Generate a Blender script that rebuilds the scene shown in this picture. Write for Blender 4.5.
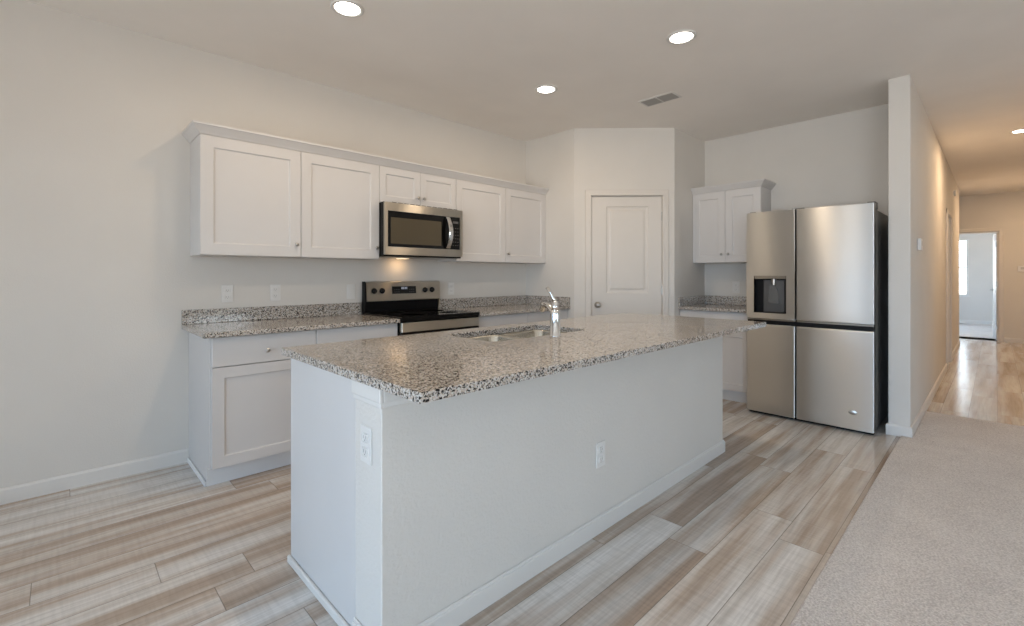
import bpy, bmesh, math, random
from mathutils import Vector, Matrix
PI = math.pi
random.seed(7)
for o in list(bpy.data.objects):
    bpy.data.objects.remove(o)
scn = bpy.context.scene
COL = scn.collection

# ------------------------------------------------------------------ camera
cam = bpy.data.cameras.new('camera')
cam.sensor_width = 36.0
cam.lens = 468.5 * 36.0 / 1024.0
cam.shift_y = -(313 - 275.035) / 1024.0
cam.clip_start = 0.05
camo = bpy.data.objects.new('camera', cam)
COL.objects.link(camo)
camo.location = (0, 0, 1.2327)
camo.rotation_euler = (PI / 2, 0, PI / 4 + 0.0155 - PI / 2)
scn.camera = camo

# ------------------------------------------------------------------ view and world
scn.view_settings.view_transform = 'Standard'
scn.view_settings.look = 'None'
scn.view_settings.gamma = 1.0
scn.view_settings.use_curve_mapping = False
scn.view_settings.exposure = 0.0
wd = bpy.data.worlds.new('world')
scn.world = wd
wd.use_nodes = True
wnt = wd.node_tree
bg = wnt.nodes['Background']
_tc = wnt.nodes.new('ShaderNodeTexCoord')
_sx = wnt.nodes.new('ShaderNodeSeparateXYZ')
_rp = wnt.nodes.new('ShaderNodeValToRGB')
_mp = wnt.nodes.new('ShaderNodeMapRange')
wnt.links.new(_tc.outputs['Generated'], _sx.inputs[0])
wnt.links.new(_sx.outputs[2], _mp.inputs[0])
_mp.inputs[1].default_value = -1.0
_mp.inputs[2].default_value = 1.0
wnt.links.new(_mp.outputs[0], _rp.inputs[0])
_e = _rp.color_ramp.elements
SKY_LOW, SKY_HIGH, GROUND = (0.67, 0.86, 1.04), (0.42, 0.71, 1.05), (1.0, 0.96, 0.90)
_e[0].position = 0.0
_e[0].color = (*[c * 1.0 for c in GROUND], 1)
_e[1].position = 0.485
_e[1].color = (*[c * 1.0 for c in GROUND], 1)
_n = _e.new(0.505)
_n.color = (*[c * 1.0 for c in SKY_LOW], 1)
_n = _e.new(1.0)
_n.color = (*[c * 1.0 for c in SKY_HIGH], 1)
# the sky is cooler towards -X (shade side) and warmer towards -Y (sun side)
_df = wnt.nodes.new('ShaderNodeMath')
_df.operation = 'SUBTRACT'
wnt.links.new(_sx.outputs[0], _df.inputs[0])
wnt.links.new(_sx.outputs[1], _df.inputs[1])
_mr = wnt.nodes.new('ShaderNodeMapRange')
wnt.links.new(_df.outputs[0], _mr.inputs[0])
_mr.inputs[1].default_value = -1.2
_mr.inputs[2].default_value = 1.2
_tn = wnt.nodes.new('ShaderNodeValToRGB')
_tn.color_ramp.elements[0].color = (0.86, 0.95, 1.06, 1)
_tn.color_ramp.elements[1].color = (1.0, 0.91, 0.82, 1)
wnt.links.new(_mr.outputs[0], _tn.inputs[0])
_mx = wnt.nodes.new('ShaderNodeMixRGB')
_mx.blend_type = 'MULTIPLY'
_mx.inputs[0].default_value = 1.0
wnt.links.new(_rp.outputs[0], _mx.inputs[1])
wnt.links.new(_tn.outputs[0], _mx.inputs[2])
wnt.links.new(_mx.outputs[0], bg.inputs[0])
bg.inputs[1].default_value = 8.8
scn.cycles.max_bounces = 10
scn.cycles.diffuse_bounces = 6
scn.cycles.glossy_bounces = 5
scn.cycles.sample_clamp_indirect = 6.0
scn.cycles.use_denoising = True
scn.cycles.caustics_reflective = False
scn.cycles.caustics_refractive = False

DAY = (0.80, 0.90, 1.0)
WARM = (1.0, 0.77, 0.54)


def area_light(name, loc, direction, sx, sy, power, color, spread=PI, shape='RECTANGLE'):
    l = bpy.data.lights.new(name, 'AREA')
    l.shape = shape
    l.size = sx
    if shape == 'RECTANGLE':
        l.size_y = sy
    l.energy = power
    l.color = color
    l.spread = spread
    o = bpy.data.objects.new(name, l)
    COL.objects.link(o)
    o.location = loc
    o.rotation_euler = Vector(direction).to_track_quat('-Z', 'Y').to_euler()
    return o


def portal(loc, direction, sx, sy):
    o = area_light('window_portal', loc, direction, sx, sy, 1, (1, 1, 1))
    o.data.cycles.is_portal = True
    return o


CEIL = 2.748
REAR = -3.6      # wall behind the camera, with the windows
RIGHT = -4.4
WY = 3.723       # range wall
BX = 5.278       # wall behind the fridge
# windows in the rear wall, the two wide ones unseen and enlarged for light: (y0, y1, z0, z1)
WINS = [(1.92, 2.46, 0.85, 2.05), (-0.85, 1.35, 0.10, 2.35), (-3.6, -1.3, 0.10, 2.35)]
for (a, b, c, d) in WINS:
    portal((REAR - 0.14, (a + b) / 2, (c + d) / 2), (1, 0, 0), b - a + .1, d - c + .1)
# unseen windows added for daylight in the right-hand living room wall: (x0, x1, z0, z1)
ADDED_WINS_R = [(-1.3, -0.2, 0.7, 2.1), (2.0, 3.2, 0.7, 2.1)]
for (a, b, c, d) in ADDED_WINS_R:
    portal(((a + b) / 2, RIGHT - 0.14, (c + d) / 2), (0, 1, 0), b - a + .1, d - c + .1)
# bedroom window at the end of the hall
BEDX = 16.7
BEDWIN = (0.47, 1.45, 0.70, 2.157)
portal((14.6, 2.66, 1.35), (0, -1, 0), 2.5, 1.8)  # portal of the added side window
portal((BEDX + 0.14, 1.0, 1.456), (-1, 0, 0), 0.95, 1.45)
DOWN = [(1.18, 2.56), (2.85, 1.39), (2.858, 2.548), (1.18, 1.39), (7.26, -0.195), (11.0, -0.62)]
for i, (x, y) in enumerate(DOWN):
    area_light('downlight_lamp', (x, y, CEIL - 0.012), (0, 0, -1), 0.13, 0.13, 6.5 if i < 4 else (18 if i == 4 else 24), WARM if i < 4 else (1.0, 0.68, 0.40), shape='DISK')


# ------------------------------------------------------------------ materials
def new_mat(name):
    m = bpy.data.materials.new(name)
    m.use_nodes = True
    nt = m.node_tree
    return m, nt, nt.nodes['Principled BSDF']


def N(nt, typ, **kw):
    n = nt.nodes.new(typ)
    for k, v in kw.items():
        setattr(n, k, v)
    return n


def ramp(nt, stops, interp='LINEAR'):
    r = N(nt, 'ShaderNodeValToRGB')
    r.color_ramp.interpolation = interp
    el = r.color_ramp.elements
    while len(el) > 1:
        el.remove(el[-1])
    el[0].position = stops[0][0]
    el[0].color = (*stops[0][1], 1)
    for p, c in stops[1:]:
        e = el.new(p)
        e.color = (*c, 1)
    return r


def math_n(nt, op, a, b=None, c=None):
    n = N(nt, 'ShaderNodeMath', operation=op)
    for i, v in enumerate((a, b, c)):
        if v is None:
            continue
        if hasattr(v, 'is_linked') or hasattr(v, 'links'):
            nt.links.new(v, n.inputs[i])
        else:
            n.inputs[i].default_value = v
    return n.outputs[0]


def paint(name, col, rough=0.5, bump=0.0, scale=200.0, metallic=0.0, spec=0.5, coat=0.0, var=0.02):
    m, nt, b = new_mat(name)
    tc = N(nt, 'ShaderNodeTexCoord')
    no = N(nt, 'ShaderNodeTexNoise')
    no.inputs['Scale'].default_value = 2.3
    no.inputs['Detail'].default_value = 3
    nt.links.new(tc.outputs['Object'], no.inputs['Vector'])
    lo = tuple(max(0, c * (1 - var)) for c in col)
    hi = tuple(min(1, c * (1 + var)) for c in col)
    r = ramp(nt, [(0.3, lo), (0.7, hi)])
    nt.links.new(no.outputs['Fac'], r.inputs['Fac'])
    nt.links.new(r.outputs['Color'], b.inputs['Base Color'])
    b.inputs['Roughness'].default_value = rough
    b.inputs['Metallic'].default_value = metallic
    b.inputs['Specular IOR Level'].default_value = spec
    b.inputs['Coat Weight'].default_value = coat
    if bump > 0:
        n2 = N(nt, 'ShaderNodeTexNoise')
        n2.inputs['Scale'].default_value = scale
        n2.inputs['Detail'].default_value = 4
        nt.links.new(tc.outputs['Object'], n2.inputs['Vector'])
        bp = N(nt, 'ShaderNodeBump')
        bp.inputs['Strength'].default_value = bump
        bp.inputs['Distance'].default_value = 0.004
        nt.links.new(n2.outputs['Fac'], bp.inputs['Height'])
        nt.links.new(bp.outputs['Normal'], b.inputs['Normal'])
    return m


def steel(name, col=(0.60, 0.60, 0.585), rough=0.31, aniso=1.0, rot=0.25, axis='Z', bump=0.04):
    m, nt, b = new_mat(name)
    tc = N(nt, 'ShaderNodeTexCoord')
    mp = N(nt, 'ShaderNodeMapping')
    mp.inputs['Scale'].default_value = (2, 2, 2)
    no = N(nt, 'ShaderNodeTexNoise')
    no.inputs['Scale'].default_value = 1.0
    no.inputs['Detail'].default_value = 2
    nt.links.new(tc.outputs['Object'], mp.inputs['Vector'])
    nt.links.new(mp.outputs['Vector'], no.inputs['Vector'])
    r = ramp(nt, [(0.3, tuple(c * 0.98 for c in col)), (0.7, tuple(min(1, c * 1.02) for c in col))])
    nt.links.new(no.outputs['Fac'], r.inputs['Fac'])
    nt.links.new(r.outputs['Color'], b.inputs['Base Color'])
    b.inputs['Metallic'].default_value = 1.0
    b.inputs['Roughness'].default_value = rough
    b.inputs['Anisotropic'].default_value = aniso
    b.inputs['Anisotropic Rotation'].default_value = rot
    tg = N(nt, 'ShaderNodeTangent', direction_type='RADIAL', axis=axis)
    nt.links.new(tg.outputs['Tangent'], b.inputs['Tangent'])
    return m


def granite():
    m, nt, b = new_mat('granite')
    tc = N(nt, 'ShaderNodeTexCoord')
    no = N(nt, 'ShaderNodeTexNoise')
    no.inputs['Scale'].default_value = 60
    no.inputs['Detail'].default_value = 3
    nt.links.new(tc.outputs['Object'], no.inputs['Vector'])
    ad = N(nt, 'ShaderNodeMixRGB', blend_type='ADD')
    ad.inputs[0].default_value = 0.008
    nt.links.new(tc.outputs['Object'], ad.inputs[1])
    nt.links.new(no.outputs['Color'], ad.inputs[2])
    vo = N(nt, 'ShaderNodeTexVoronoi')
    vo.inputs['Scale'].default_value = 210
    nt.links.new(ad.outputs[0], vo.inputs['Vector'])
    sp = N(nt, 'ShaderNodeSeparateColor')
    nt.links.new(vo.outputs['Color'], sp.inputs[0])
    big = N(nt, 'ShaderNodeTexNoise')
    big.inputs['Scale'].default_value = 85
    big.inputs['Detail'].default_value = 2
    nt.links.new(tc.outputs['Object'], big.inputs['Vector'])
    v = math_n(nt, 'ADD', math_n(nt, 'MULTIPLY', sp.outputs[0], 0.72), math_n(nt, 'MULTIPLY', big.outputs['Fac'], 0.56))
    r = ramp(nt, [(0.0, (0.010, 0.009, 0.009)), (0.395, (0.06, 0.052, 0.048)), (0.45, (0.27, 0.235, 0.20)),
                  (0.53, (0.50, 0.43, 0.36)), (0.70, (0.56, 0.53, 0.49)), (0.84, (0.30, 0.285, 0.27)), (0.91, (0.64, 0.62, 0.59))], 'CONSTANT')
    nt.links.new(v, r.inputs['Fac'])
    nt.links.new(r.outputs['Color'], b.inputs['Base Color'])
    b.inputs['Roughness'].default_value = 0.11
    b.inputs['Specular IOR Level'].default_value = 0.6
    return m


def planks(name, w=0.18, L=1.22, phase=0.165, rough=0.20):
    m, nt, b = new_mat(name)
    L_ = nt.links.new
    tc = N(nt, 'ShaderNodeTexCoord')
    sx = N(nt, 'ShaderNodeSeparateXYZ')
    L_(tc.outputs['Object'], sx.inputs[0])
    X, Y = sx.outputs[0], sx.outputs[1]
    ry = math_n(nt, 'DIVIDE', math_n(nt, 'SUBTRACT', Y, phase), w)
    row = math_n(nt, 'FLOOR', ry)
    wn = N(nt, 'ShaderNodeTexWhiteNoise', noise_dimensions='1D')
    L_(math_n(nt, 'ADD', row, 17.3), wn.inputs['W'])
    px = math_n(nt, 'DIVIDE', math_n(nt, 'ADD', X, math_n(nt, 'MULTIPLY', wn.outputs['Value'], L)), L)
    cl = math_n(nt, 'FLOOR', px)
    cv = N(nt, 'ShaderNodeCombineXYZ')
    L_(row, cv.inputs[0]); L_(cl, cv.inputs[1])
    pid = N(nt, 'ShaderNodeTexWhiteNoise', noise_dimensions='3D')
    L_(cv.outputs[0], pid.inputs['Vector'])
    sc = N(nt, 'ShaderNodeSeparateColor')
    L_(pid.outputs['Color'], sc.inputs[0])
    # per plank shifted coordinates
    sh = N(nt, 'ShaderNodeVectorMath', operation='SCALE')
    L_(pid.outputs['Color'], sh.inputs[0]); sh.inputs['Scale'].default_value = 40
    av = N(nt, 'ShaderNodeVectorMath', operation='ADD')
    L_(tc.outputs['Object'], av.inputs[0]); L_(sh.outputs[0], av.inputs[1])
    mp = N(nt, 'ShaderNodeMapping'); mp.inputs['Scale'].default_value = (0.55, 8.5, 1)
    L_(av.outputs[0], mp.inputs['Vector'])
    g1 = N(nt, 'ShaderNodeTexNoise'); g1.inputs['Scale'].default_value = 1.5; g1.inputs['Detail'].default_value = 3
    g1.inputs['Roughness'].default_value = 0.45
    g1.inputs['Distortion'].default_value = 0.25
    L_(mp.outputs[0], g1.inputs['Vector'])
    mp2 = N(nt, 'ShaderNodeMapping'); mp2.inputs['Scale'].default_value = (4, 95, 1)
    L_(av.outputs[0], mp2.inputs['Vector'])
    g2 = N(nt, 'ShaderNodeTexNoise'); g2.inputs['Scale'].default_value = 1.0; g2.inputs['Detail'].default_value = 4
    L_(mp2.outputs[0], g2.inputs['Vector'])
    # saw marks running across the plank
    mp3 = N(nt, 'ShaderNodeMapping'); mp3.inputs['Scale'].default_value = (75, 6, 1)
    L_(av.outputs[0], mp3.inputs['Vector'])
    g3 = N(nt, 'ShaderNodeTexNoise'); g3.inputs['Scale'].default_value = 1.0; g3.inputs['Detail'].default_value = 2
    L_(mp3.outputs[0], g3.inputs['Vector'])
    mr = N(nt, 'ShaderNodeMapRange'); mr.inputs[1].default_value = 0.34; mr.inputs[2].default_value = 0.66
    L_(g1.outputs['Fac'], mr.inputs[0])
    t = math_n(nt, 'ADD', math_n(nt, 'MULTIPLY', sc.outputs[0], 0.42), math_n(nt, 'MULTIPLY', mr.outputs[0], 0.58))
    mu = ramp(nt, [(0.08, (0.34, 0.265, 0.21)), (0.30, (0.44, 0.365, 0.30)), (0.48, (0.53, 0.47, 0.42)),
                   (0.66, (0.59, 0.56, 0.525)), (0.88, (0.69, 0.675, 0.655))])
    L_(t, mu.inputs['Fac'])
    gr2 = ramp(nt, [(0.3, (0.80, 0.79, 0.78)), (0.6, (1.1, 1.1, 1.1))])
    L_(g2.outputs['Fac'], gr2.inputs['Fac'])
    mu2 = N(nt, 'ShaderNodeMixRGB', blend_type='MULTIPLY'); mu2.inputs[0].default_value = 0.7
    L_(mu.outputs[0], mu2.inputs[1]); L_(gr2.outputs[0], mu2.inputs[2])
    gr3 = ramp(nt, [(0.35, (0.88, 0.88, 0.88)), (0.6, (1.06, 1.06, 1.06))])
    L_(g3.outputs['Fac'], gr3.inputs['Fac'])
    mu3 = N(nt, 'ShaderNodeMixRGB', blend_type='MULTIPLY'); mu3.inputs[0].default_value = 0.5
    L_(mu2.outputs[0], mu3.inputs[1]); L_(gr3.outputs[0], mu3.inputs[2])
    # seams
    fy = math_n(nt, 'FRACT', ry); fx = math_n(nt, 'FRACT', px)
    dy = math_n(nt, 'MULTIPLY', math_n(nt, 'MINIMUM', fy, math_n(nt, 'SUBTRACT', 1.0, fy)), w)
    dx = math_n(nt, 'MULTIPLY', math_n(nt, 'MINIMUM', fx, math_n(nt, 'SUBTRACT', 1.0, fx)), L)
    dd = math_n(nt, 'MINIMUM', dx, dy)
    seam = math_n(nt, 'LESS_THAN', dd, 0.0016)
    mx = N(nt, 'ShaderNodeMixRGB', blend_type='MIX')
    L_(math_n(nt, 'MULTIPLY', seam, 0.55), mx.inputs[0])
    L_(mu3.outputs[0], mx.inputs[1]); mx.inputs[2].default_value = (0.07, 0.055, 0.045, 1)
    L_(mx.outputs[0], b.inputs['Base Color'])
    b.inputs['Roughness'].default_value = rough
    bp = N(nt, 'ShaderNodeBump'); bp.inputs['Strength'].default_value = 0.12; bp.inputs['Distance'].default_value = 0.002
    L_(math_n(nt, 'SUBTRACT', g2.outputs['Fac'], math_n(nt, 'MULTIPLY', seam, 1.0)), bp.inputs['Height'])
    L_(bp.outputs['Normal'], b.inputs['Normal'])
    return m


def carpet_mat():
    m, nt, b = new_mat('carpet_pile')
    tc = N(nt, 'ShaderNodeTexCoord')
    n1 = N(nt, 'ShaderNodeTexNoise'); n1.inputs['Scale'].default_value = 140; n1.inputs['Detail'].default_value = 3
    n2 = N(nt, 'ShaderNodeTexNoise'); n2.inputs['Scale'].default_value = 4; n2.inputs['Detail'].default_value = 4
    n3 = N(nt, 'ShaderNodeTexVoronoi'); n3.inputs['Scale'].default_value = 170
    for n in (n1, n2, n3):
        nt.links.new(tc.outputs['Object'], n.inputs['Vector'])
    v = math_n(nt, 'ADD', math_n(nt, 'MULTIPLY', n1.outputs['Fac'], 0.8), math_n(nt, 'MULTIPLY', n2.outputs['Fac'], 0.2))
    r = ramp(nt, [(0.36, (0.50, 0.45, 0.42)), (0.55, (0.72, 0.67, 0.63)), (0.68, (0.85, 0.80, 0.76))])
    nt.links.new(v, r.inputs['Fac'])
    nt.links.new(r.outputs['Color'], b.inputs['Base Color'])
    b.inputs['Roughness'].default_value = 0.95
    b.inputs['Sheen Weight'].default_value = 0.3
    bp = N(nt, 'ShaderNodeBump'); bp.inputs['Strength'].default_value = 0.8; bp.inputs['Distance'].default_value = 0.008
    nt.links.new(math_n(nt, 'ADD', n1.outputs['Fac'], math_n(nt, 'MULTIPLY', n3.outputs['Distance'], 0.7)), bp.inputs['Height'])
    nt.links.new(bp.outputs['Normal'], b.inputs['Normal'])
    return m


def emit(name, col, strength):
    m, nt, b = new_mat(name)
    b.inputs['Base Color'].default_value = (0.9, 0.9, 0.9, 1)
    b.inputs['Emission Color'].default_value = (*col, 1)
    b.inputs['Emission Strength'].default_value = strength
    return m


def glass_mat():
    m, nt, b = new_mat('window_glass')
    tr = N(nt, 'ShaderNodeBsdfTransparent')
    gl = N(nt, 'ShaderNodeBsdfGlossy')
    gl.inputs['Roughness'].default_value = 0.02
    fr = N(nt, 'ShaderNodeFresnel')
    fr.inputs['IOR'].default_value = 1.3
    mx = N(nt, 'ShaderNodeMixShader')
    nt.links.new(fr.outputs[0], mx.inputs[0])
    nt.links.new(tr.outputs[0], mx.inputs[1])
    nt.links.new(gl.outputs[0], mx.inputs[2])
    nt.links.new(mx.outputs[0], nt.nodes['Material Output'].inputs['Surface'])
    return m


M = {
    'wall': paint('wall_paint', (0.67, 0.645, 0.607), 0.75, 0.25, 130),
    'texwall': paint('textured_wall_paint', (0.67, 0.645, 0.607), 0.7, 0.6, 75),
    'ceiling': paint('ceiling_paint', (0.88, 0.845, 0.80), 0.85, 0.15, 120),
    'trim': paint('trim_paint', (0.70, 0.685, 0.66), 0.4),
    'door': paint('door_paint', (0.67, 0.635, 0.59), 0.42),
    'cabinet': paint('cabinet_paint', (0.635, 0.624, 0.618), 0.38),
    'toe': paint('toe_kick_paint', (0.76, 0.77, 0.78), 0.45),
    'granite': granite(),
    'floor': planks('wood_plank_floor'),
    'carpet': carpet_mat(),
    'steel': steel('brushed_steel'),
    'steel_dark': steel('brushed_steel_dark', (0.36, 0.35, 0.33), 0.32),
    'sink': steel('sink_steel', (0.60, 0.57, 0.50), 0.25, 0.3),
    'chrome': paint('chrome', (0.78, 0.78, 0.77), 0.12, metallic=1.0),
    'nickel': paint('satin_nickel', (0.50, 0.48, 0.45), 0.28, metallic=1.0),
    'black': paint('black_plastic', (0.006, 0.0055, 0.0055), 0.4, spec=0.15),
    'blackglass': paint('black_glass', (0.005, 0.0045, 0.0045), 0.07, spec=0.3),
    'riser': paint('black_enamel', (0.005, 0.0045, 0.0045), 0.3, spec=0.12),
    'mwglass': paint('microwave_window_glass', (0.085, 0.068, 0.042), 0.12, spec=0.35),
    'case': paint('refrigerator_case_paint', (0.26, 0.25, 0.23), 0.4, metallic=0.3),
    'plastic': paint('white_plastic', (0.72, 0.71, 0.69), 0.3),
    'plastic_dark': paint('grey_plastic', (0.16, 0.15, 0.14), 0.4),
    'mark_light': paint('grey_screen', (0.50, 0.49, 0.48), 0.3),
    'steel_lamp_tint': steel('lamp_tinted_brushed_steel', (0.62, 0.57, 0.49), rough=0.35),  # the lamps' warm cast is put into the steel colour
    'slot': paint('slot_dark', (0.28, 0.275, 0.27), 0.6),
    'dispenser': paint('dispenser_grey', (0.10, 0.095, 0.09), 0.3, metallic=0.5),
    'paddle': paint('paddle_grey', (0.17, 0.165, 0.155), 0.25, metallic=0.6),
    'louver': paint('louver_gap_shade', (0.36, 0.35, 0.33), 0.5),  # grey takes in the shade of the gaps between the louvers
    'vent_shade': paint('vent_duct_shade', (0.16, 0.155, 0.15), 0.7),  # dark tone stands for the shade inside the duct
    'lens': emit('lamp_lens', (1.0, 0.93, 0.82), 14.0),
    'hoodlens': emit('hood_lamp_lens', (1.0, 0.72, 0.42), 2.0),
    'digits': emit('display_digits', (0.45, 0.6, 1.0), 0.25),
    'mark': paint('printed_mark', (0.11, 0.105, 0.10), 0.5),
    'glass': glass_mat(),
    'blind': paint('blind_slat', (0.80, 0.80, 0.80), 0.5),
    'bedwall': paint('bedroom_wall_paint', (0.64, 0.61, 0.57), 0.75),
    'burner': paint('burner_ring', (0.05, 0.05, 0.05), 0.2),
    'ground': paint('patio_concrete', (0.62, 0.61, 0.58), 0.9, var=0.06),
    'fence': paint('fence_boards', (0.30, 0.24, 0.18), 0.9, var=0.15),
}


# ------------------------------------------------------------------ mesh helpers
class MB:
    def __init__(s):
        s.bm = bmesh.new()
        s.mi = 0

    def _geo(s, verts):
        for v in verts:
            for f in v.link_faces:
                f.material_index = s.mi

    def box(s, x0, x1, y0, y1, z0, z1, bev=0.0, seg=1, axis=None):
        r = bmesh.ops.create_cube(s.bm, size=1.0)
        vs = r['verts']
        for v in vs:
            v.co = Vector(((x0 + x1) / 2 + v.co.x * (x1 - x0), (y0 + y1) / 2 + v.co.y * (y1 - y0), (z0 + z1) / 2 + v.co.z * (z1 - z0)))
        s._geo(vs)
        if bev > 0:
            es = {e for v in vs for e in v.link_edges}
            if axis is not None:
                es = {e for e in es if abs((e.verts[0].co - e.verts[1].co).normalized()[axis]) > 0.9}
            bmesh.ops.bevel(s.bm, geom=list(es), offset=bev, segments=seg, profile=0.5, affect='EDGES', material=-1)
        return s

    def cyl(s, p0, p1, r0, r1=None, n=24, caps=True):
        r1 = r0 if r1 is None else r1
        p0, p1 = Vector(p0), Vector(p1)
        d = p1 - p0
        q = d.to_track_quat('Z', 'Y').to_matrix().to_4x4()
        mt = Matrix.Translation((p0 + p1) / 2) @ q
        r = bmesh.ops.create_cone(s.bm, cap_ends=caps, segments=n, radius1=r0, radius2=r1, depth=d.length, matrix=mt)
        s._geo(r['verts'])
        return s

    def lathe(s, base, axis, prof, n=28):
        """prof: list of (distance along axis, radius)"""
        base = Vector(base)
        q = Vector(axis).to_track_quat('Z', 'Y')
        rings = []
        for d, r in prof:
            ring = []
            if r < 1e-6:
                ring = [s.bm.verts.new(base + q @ Vector((0, 0, d)))]
            else:
                for k in range(n):
                    t = 2 * PI * k / n
                    ring.append(s.bm.verts.new(base + q @ Vector((r * math.cos(t), r * math.sin(t), d))))
            rings.append(ring)
        for a, b in zip(rings, rings[1:]):
            for k in range(n):
                k2 = (k + 1) % n
                if len(a) == 1 and len(b) == 1:
                    continue
                if len(a) == 1:
                    f = s.bm.faces.new((a[0], b[k], b[k2]))
                elif len(b) == 1:
                    f = s.bm.faces.new((a[k], a[k2], b[0]))
                else:
                    f = s.bm.faces.new((a[k], a[k2], b[k2], b[k]))
                f.material_index = s.mi
                f.smooth = True
        for ring in (rings[0], rings[-1]):
            if len(ring) > 2:
                f = s.bm.faces.new(ring)
                f.material_index = s.mi
        return s

    def tube(s, pts, rad, n=14):
        pts = [Vector(p) for p in pts]
        if not hasattr(rad, '__len__'):
            rad = [rad] * len(pts)
        rings = []
        up = None
        for i, p in enumerate(pts):
            t = (pts[min(i + 1, len(pts) - 1)] - pts[max(i - 1, 0)]).normalized()
            if up is None:
                up = Vector((0, 0, 1)) if abs(t.z) < 0.9 else Vector((1, 0, 0))
            a = t.cross(up).normalized()
            b = a.cross(t).normalized()
            up = b
            rings.append([s.bm.verts.new(p + (a * math.cos(2 * PI * k / n) + b * math.sin(2 * PI * k / n)) * rad[i]) for k in range(n)])
        for r1, r2 in zip(rings, rings[1:]):
            for k in range(n):
                f = s.bm.faces.new((r1[k], r1[(k + 1) % n], r2[(k + 1) % n], r2[k]))
                f.smooth = True
                f.material_index = s.mi
        s.bm.faces.new(rings[0]).material_index = s.mi
        s.bm.faces.new(rings[-1]).material_index = s.mi
        return s

    def prism(s, pts, axis, a, b):
        """extrude a 2-D outline along an axis: axis 0 -> pts are (y,z), 1 -> (x,z), 2 -> (x,y)"""
        def mk(p, c):
            return {0: (c, p[0], p[1]), 1: (p[0], c, p[1]), 2: (p[0], p[1], c)}[axis]
        v0 = [s.bm.verts.new(mk(p, a)) for p in pts]
        v1 = [s.bm.verts.new(mk(p, b)) for p in pts]
        n = len(pts)
        fs = [s.bm.faces.new(v0), s.bm.faces.new(v1)]
        for k in range(n):
            fs.append(s.bm.faces.new((v0[k], v0[(k + 1) % n], v1[(k + 1) % n], v1[k])))
        for f in fs:
            f.material_index = s.mi
        return s

    def panel_face(s, w, h, t, panels, prof, y=0.0):
        """slab 0..w x 0..h, front at y-t facing -Y, with recessed panels; prof = list of (inset, depth)"""
        xs = sorted({0, w, *[p[0] for p in panels], *[p[1] for p in panels]})
        zs = sorted({0, h, *[p[2] for p in panels], *[p[3] for p in panels]})
        bm = s.bm
        F = {}
        B = {}
        for i, x in enumerate(xs):
            for j, z in enumerate(zs):
                F[i, j] = bm.verts.new((x, y - t, z))
                B[i, j] = bm.verts.new((x, y, z))
        ni, nj = len(xs), len(zs)
        for i in range(ni - 1):
            for j in range(nj - 1):
                cx, cz = (xs[i] + xs[i + 1]) / 2, (zs[j] + zs[j + 1]) / 2
                bm.faces.new((B[i, j], B[i, j + 1], B[i + 1, j + 1], B[i + 1, j]))
                if not any(p[0] < cx < p[1] and p[2] < cz < p[3] for p in panels):
                    bm.faces.new((F[i, j], F[i + 1, j], F[i + 1, j + 1], F[i, j + 1]))
        for i in range(ni - 1):
            bm.faces.new((F[i, 0], B[i, 0], B[i + 1, 0], F[i + 1, 0]))
            bm.faces.new((F[i, nj - 1], F[i + 1, nj - 1], B[i + 1, nj - 1], B[i, nj - 1]))
        for j in range(nj - 1):
            bm.faces.new((F[0, j], F[0, j + 1], B[0, j + 1], B[0, j]))
            bm.faces.new((F[ni - 1, j], B[ni - 1, j], B[ni - 1, j + 1], F[ni - 1, j + 1]))
        for (x0, x1, z0, z1) in panels:
            i0, i1, j0, j1 = xs.index(x0), xs.index(x1), zs.index(z0), zs.index(z1)
            ring = [F[i0, j0], F[i1, j0], F[i1, j1], F[i0, j1]]
            # only clean when panels do not share grid lines inside one another
            for ins, dep in prof:
                nr = [bm.verts.new((x0 + ins, y - t + dep, z0 + ins)), bm.verts.new((x1 - ins, y - t + dep, z0 + ins)),
                      bm.verts.new((x1 - ins, y - t + dep, z1 - ins)), bm.verts.new((x0 + ins, y - t + dep, z1 - ins))]
                for k in range(4):
                    bm.faces.new((ring[k], ring[(k + 1) % 4], nr[(k + 1) % 4], nr[k]))
                ring = nr
            bm.faces.new(ring)
        return s

    def obj(s, name, mats, parent=None, loc=None, smooth=False):
        bmesh.ops.recalc_face_normals(s.bm, faces=s.bm.faces[:])
        me = bpy.data.meshes.new(name)
        off = Vector(loc) if loc is not None else None
        if off is not None:
            bmesh.ops.translate(s.bm, verts=s.bm.verts[:], vec=-off)
        if smooth:
            for f in s.bm.faces:
                f.smooth = True
        s.bm.to_mesh(me)
        s.bm.free()
        if not isinstance(mats, (list, tuple)):
            mats = [mats]
        for m in mats:
            me.materials.append(M[m])
        o = bpy.data.objects.new(name, me)
        COL.objects.link(o)
        if off is not None:
            o.location = off
        if parent is not None:
            o.parent = parent
        return o


def thing(name, label, cat, loc, rz=0.0, group=None):
    o = bpy.data.objects.new(name, None)
    o.empty_display_size = 0.1
    COL.objects.link(o)
    o.location = loc
    o.rotation_euler = (0, 0, rz)
    o['label'] = label
    o['category'] = cat
    if group:
        o['group'] = group
    return o


def tag(o, label, cat, group=None):
    o['label'] = label
    o['category'] = cat
    if group:
        o['group'] = group
    return o


def structure(o):
    o['kind'] = 'structure'
    return o


def dup(root, loc, rz, label, group=None):
    r = root.copy()
    COL.objects.link(r)
    r.location = loc
    r.rotation_euler = (0, 0, rz)
    r['label'] = label
    if group:
        r['group'] = group
    for ch in list(root.children):
        c = ch.copy()
        COL.objects.link(c)
        c.parent = r
        for g in list(ch.children):
            d = g.copy()
            COL.objects.link(d)
            d.parent = c
    return r


def bx(x0, x1, y0, y1, z0, z1, bev=0.0, seg=1):
    return MB().box(x0, x1, y0, y1, z0, z1, bev, seg)


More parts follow.
